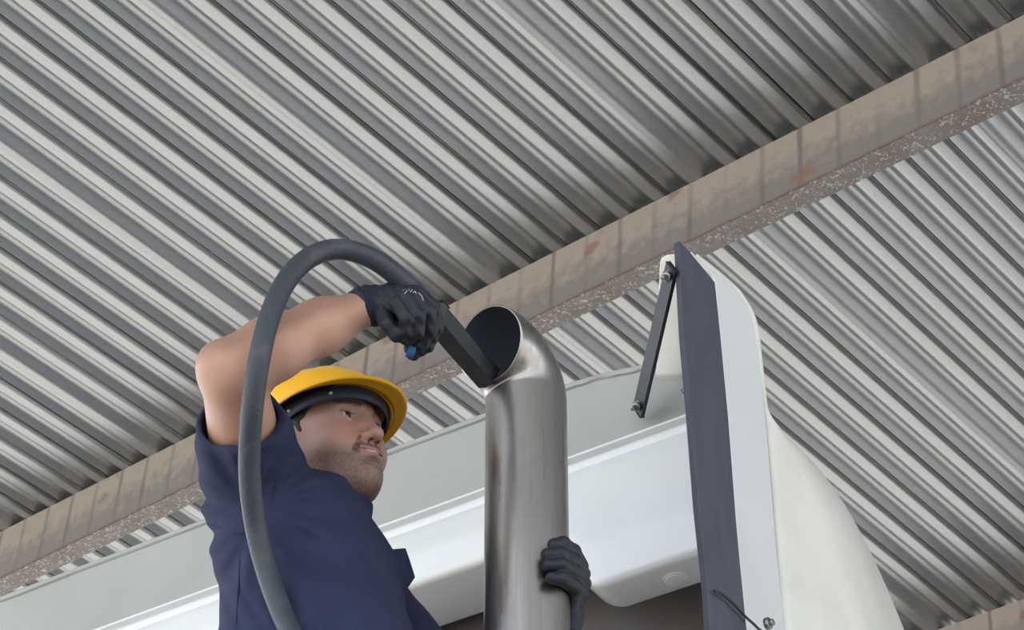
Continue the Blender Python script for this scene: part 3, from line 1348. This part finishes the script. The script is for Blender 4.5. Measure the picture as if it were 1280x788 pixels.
Vs, Qs = surface_net(shirt_sdf, (225, -910, -190), (620, -470, 420), 2.5)
Vs = smooth_verts(Vs, Qs, 2, 0.4)
shirt = link('shirt', mesh_np('shirt', qmap(Vs), Qs), M['shirt'], man)


def drape(points, off, n=8):
    """points on the shirt's near surface under the given pixels"""
    out = []
    for x, y in points:
        w = np.linspace(420, -150, 571)
        pp = np.stack([np.full_like(w, x), np.full_like(w, -y), w], 1).astype(np.float32)
        dd = shirt_sdf(pp)
        i = np.argmax(dd < 0) if (dd < 0).any() else 420
        out.append(np.array([x, -y, w[i] + off]))
    return out


def seam(pts, r=1.1, name='seam'):
    c = catmull([Q(*p) for p in drape(pts, 0.2)], 6)
    link(name, tube(name, c, r * PXM, 8), M['shirt'], shirt)


seam([(262, 655), (275, 661), (291, 667), (306, 667)])
seam([(310, 560), (306, 600), (300, 640), (300, 700), (296, 760), (294, 800)])
seam([(330, 560), (345, 600), (338, 632)], 0.9)

# pocket flap standing off the chest, and the collar leaf
def leaf(name, px, th, off):
    pts = drape(px, off)
    A = [Q(*p) for p in pts]
    B = [Q(p[0], p[1], p[2] - th) for p in pts]
    return link(name, mesh_bm(name, prism_bm(A, B, 0.001)), M['shirt'], shirt, smooth=False)


def flat(name, pts, th=4):
    A = [Q(*p) for p in pts]
    B = [Q(p[0], p[1], p[2] - th) for p in pts]
    return link(name, mesh_bm(name, prism_bm(A, B, 0.0012)), M['shirt'], shirt, smooth=False)


flat('pocket_flap', [(478, -688, 72), (507, -685.5, 50), (512, -700, 56), (519, -722, 66), (508, -738, 80), (488, -716, 92)], 7)
flat('collar', [(396, -593, 78), (420, -611, 70), (442, -628, 56), (456, -652, 54), (438, -644, 84), (412, -622, 98)], 6)


# trousers and boots down to the platform
def legs_sdf(p):
    hip = NB + BD * 440
    d = sd_ell(p, hip, (110, 140, 110), BM)
    for s_ in (1, -1):
        a = hip + BSd * 70 * s_ + BD * 20
        k = hip + BSd * 85 * s_ + BD * 350 + BFw * 22
        f = hip + BSd * 92 * s_ + BD * 660
        d = smin(d, sd_cap(p, a, k, 78, 55), 20)
        d = smin(d, sd_cap(p, k, f, 55, 46), 14)
    return d


hip = NB + BD * 440
Vl, Ql = surface_net(legs_sdf, (hip + [-330, -680, -120]), (hip + [300, 130, 560]), 7.0)
link('trousers', mesh_np('trousers', qmap(Vl), Ql), M['pants'], man)
for s_ in (1, -1):
    f = hip + BSd * 92 * s_ + BD * 690

    def boot_sdf(p, f=f):
        d = sd_cap(p, f, f + BD * 60, 42, 40)
        d = smin(d, sd_cap(p, f + BD * 66, f + BD * 72 + BFw * 140, 36, 30), 16)
        return smax(d, (p - (f + BD * 92).astype(np.float32)) @ BD.astype(np.float32), 3)
    Vb, Qb = surface_net(boot_sdf, f - 160, f + 240, 6.0)
    link('boot', mesh_np('boot', qmap(Vb), Qb), M['boot'], man)
foot = qmap((hip + BD * 782)[None])[0]
man_loc = Vector((foot[0], foot[1], foot[2]))
for ch in man.children:
    ch.location = ch.location - man_loc
man.location = man_loc
tag(man, 'man in navy short sleeved shirt, black gloves and yellow hard hat, one arm raised', 'person')


# ---- gloves
def chain(p, pts, rs, k=4):
    d = None
    for i in range(len(pts) - 1):
        c = sd_cap(p, pts[i], pts[i + 1], rs[i], rs[i + 1])
        d = c if d is None else smin(d, c, k)
    return d


RF = [  # right hand: index, middle, ring, little finger, thumb
    ([(519, -367, 178), (540, -384, 176), (545, -408, 168), (534, -432, 160), (516, -443, 160)], [11, 10.5, 10, 9, 8.5]),
    ([(516, -369, 194), (535, -390, 196), (538, -412, 190), (527, -430, 182), (512, -436, 180)], [11, 10.5, 9.5, 8.5, 8]),
    ([(507, -373, 206), (522, -394, 212), (522, -414, 207), (508, -424, 198)], [11, 10, 9, 8]),
    ([(496, -379, 212), (508, -398, 218), (507, -414, 213), (494, -417, 204)], [10, 9, 8.2, 7.5]),
    ([(480, -392, 190), (484, -406, 204), (496, -418, 206), (510, -424, 196)], [12, 10.5, 9.5, 8.5]),
]


def rglove_sdf(p):
    d = sd_cap(p, (455, -382, 166), (482, -383, 166), 25, 25)
    d = smin(d, sd_ell(p, (497, -382, 172), (26, 24, 27)), 14)
    d = smin(d, sd_cap(p, (490, -374, 168), (518, -368, 178), 18, 12), 10)
    for pts, rs in RF:
        d = smin(d, chain(p, pts, rs), 3.0)
    d = d + 0.5 * np.sin(p[:, 0] * 0.45 + p[:, 1] * 0.3)
    return d


Vg, Qg = surface_net(rglove_sdf, (425, -470, 110), (575, -335, 250), 1.2)
Vg = smooth_verts(Vg, Qg, 1, 0.3)
rg = link('glove', mesh_np('glove', qmap(Vg), Qg), M['glove'], man)
tag(rg, 'black glove gripping the hose')


def ring_q(name, c, ax, r0, r1, lngth, mat, parent, k=24, wob=0.0):
    t, a, b = frame_of(ax)
    rows = []
    for s_, rr in ((0, r0), (0.15, r0 + 1.5), (0.5, r0 + 0.3), (0.85, r1 + 1.0), (1, r1)):
        rows.append([np.asarray(c) + t * lngth * s_ + (rr + wob * math.sin(6 * math.pi * 2 * j / k)) * (a * math.cos(2 * math.pi * j / k) + b * math.sin(2 * math.pi * j / k)) for j in range(k)])
    V = [p for r in rows for p in r]
    Fc = []
    for i in range(len(rows) - 1):
        for j in range(k):
            j2 = (j + 1) % k
            Fc.append((i * k + j, i * k + j2, (i + 1) * k + j2, (i + 1) * k + j))
    Fc += [tuple(range(k - 1, -1, -1)), tuple((len(rows) - 1) * k + j for j in range(k))]
    me = mesh_py(name, qmap(np.array(V)), Fc)
    return link(name, me, mat, parent)


ring_q('cuff', (453, -382.5, 168), nrm((1, 0.0, -0.15)), 25.5, 26, 20, M['cuff'], rg)
# worn white print on the back of the hand and the blue fingertip
def on_sdf(fn, x, y, off=0.4, w0=260, w1=100):
    w = np.linspace(w0, w1, 500)
    pp = np.stack([np.full_like(w, x), np.full_like(w, -y), w], 1).astype(np.float32)
    dd = fn(pp)
    i = np.argmax(dd < 0) if (dd < 0).any() else 250
    return np.array([x, -y, w[i] + off])


for stroke in ([(504, 363), (507, 361.5), (509, 364), (506, 367)], [(511, 361.5), (513, 366), (515, 362)], [(516, 366), (519, 364.5), (520, 367)],
               [(523, 366), (527, 370), (529, 376)]):
    pts = [Q(*on_sdf(rglove_sdf, *s_)) for s_ in stroke]
    link('print_mark', tube('print_mark', pts, 0.6 * PXM, 6), M['print'], rg)
bl = ring_q('blue_tip', (519, -440.5, 181), nrm((-0.75, 0.3, 0.0)), 8.6, 9.4, 10, M['blue'], rg)

LF = [
    ([(726, -708, 128), (716, -690, 160), (704, -680, 186), (692, -681, 196)], [10, 10, 9, 8]),
    ([(728, -718, 140), (718, -703, 172), (700, -693, 200), (684, -694, 208)], [10.5, 10, 9.2, 8.2]),
    ([(729, -730, 148), (720, -718, 182), (702, -707, 210), (685, -707, 217)], [10.5, 10, 9.2, 8.2]),
    ([(727, -744, 156), (718, -734, 190), (703, -724, 218), (689, -723, 226)], [10, 9.5, 8.7, 7.8]),
]


def lglove_sdf(p):
    d = sd_cap(p, (712, -795, 196), (717, -772, 178), 13, 14)
    d = smin(d, sd_ell(p, (718, -738, 158), (12.5, 36, 34)), 10)
    for pts, rs in LF:
        d = smin(d, chain(p, pts, rs), 3.0)
    d = smin(d, chain(p, [(716, -760, 150), (704, -740, 118), (690, -722, 98)], [12, 10, 8.5]), 5)
    return d


Vg, Qg = surface_net(lglove_sdf, (655, -830, 60), (760, -650, 270), 1.3)
lg = link('glove', mesh_np('glove', qmap(Vg), Qg), M['glove'], man)
tag(lg, 'black glove wrapped round the pipe')
ring_q('cuff', (712, -812, 204), nrm((0.08, 0.9, -0.4)), 17, 16, 22, M['cuff'], lg)

# ------------------------------------------------------------------ hose and lance
h_pts = [(546, -398, 132), (532, -380, 152), (515, -362, 166), (496, -345, 172), (470, -326, 180), (440, -314, 190), (410, -313, 204), (380, -327, 226),
         (355, -356, 256), (336, -400, 290), (324, -450, 314), (316, -505, 318), (312, -560, 306), (313, -610, 296), (320, -660, 290),
         (331, -705, 300), (346, -750, 324), (363, -790, 352), (390, -840, 395), (420, -900, 445), (440, -1000, 520), (430, -1150, 640), (405, -1300, 760)]
hose = empty('air_hose', Q(320, -600, 300))
tag(hose, 'thick black rubber hose looping over the raised arm into the exhaust mouth', 'hose')
hp = catmull([Q(*p) for p in h_pts], 8)
tag(link('hose_tube', tube('hose_tube', hp, 12.6 * PXM, 20), M['hose'], hose), 'grey scuffed rubber hose')
A = np.array([541.0, -392, 140])
B = np.array([608.0, -470, 8])
Bx = B + (B - A) * 0.25
ad = nrm(Q(*Bx) - Q(*A))
vz = nrm(CAM - Q(*A))
e1 = nrm(np.cross(ad, vz))
e2 = np.cross(e1, ad)
d1, d2 = nrm(e1 + e2 * 0.8), nrm(e1 * 0.8 - e2)
mid = (Q(*A) + Q(*B)) / 2
ln = np.linalg.norm(Q(*B) - Q(*A)) + 0.02
bm = box_bm(mid, nrm(e1 + e2), nrm(e1 - e2), ad, 23 * PXM, 23 * PXM, ln, 0.002, 2)
lance = link('lance', mesh_bm('lance', bm), M['lance'], hose, smooth=False)
tag(lance, 'square black lance on the end of the hose')
bm = box_bm(Q(*A) + ad * 0.004, nrm(e1 + e2), nrm(e1 - e2), ad, 26 * PXM, 26 * PXM, 0.02, 0.003)
link('ferrule', mesh_bm('ferrule', bm), M['lance'], lance, smooth=False)

# unseen deck added to carry the man, widened to block bounce under the cab
dk = np.array([man_loc.x, man_loc.y, man_loc.z])
da_, dg_ = (dk - K0) @ TA, (dk - K0) @ TG
g0_, g1_ = dg_ - 0.45, 0.18
zt = man_loc.z - K0[2]
bm = box_bm(T3((aL + aR) / 2, (g0_ + g1_) / 2, zt - 0.02), TA, TG, TZ, aR - aL, g1_ - g0_, 0.04, 0.004)
link('added_deck_plate', mesh_bm('added_deck_plate', bm), M['tread'], truck, smooth=False)
for a_ in np.linspace(aL + 0.1, aR - 0.1, 4):
    bm = box_bm(T3(a_, g0_ + 0.1, (zt - 0.04 + 0.66 - K0[2]) / 2), TA, TG, TZ, 0.06, 0.06, zt - 0.04 - 0.66 + K0[2], 0.003)
    link('deck_post', mesh_bm('deck_post', bm), M['tread'], truck, smooth=False)
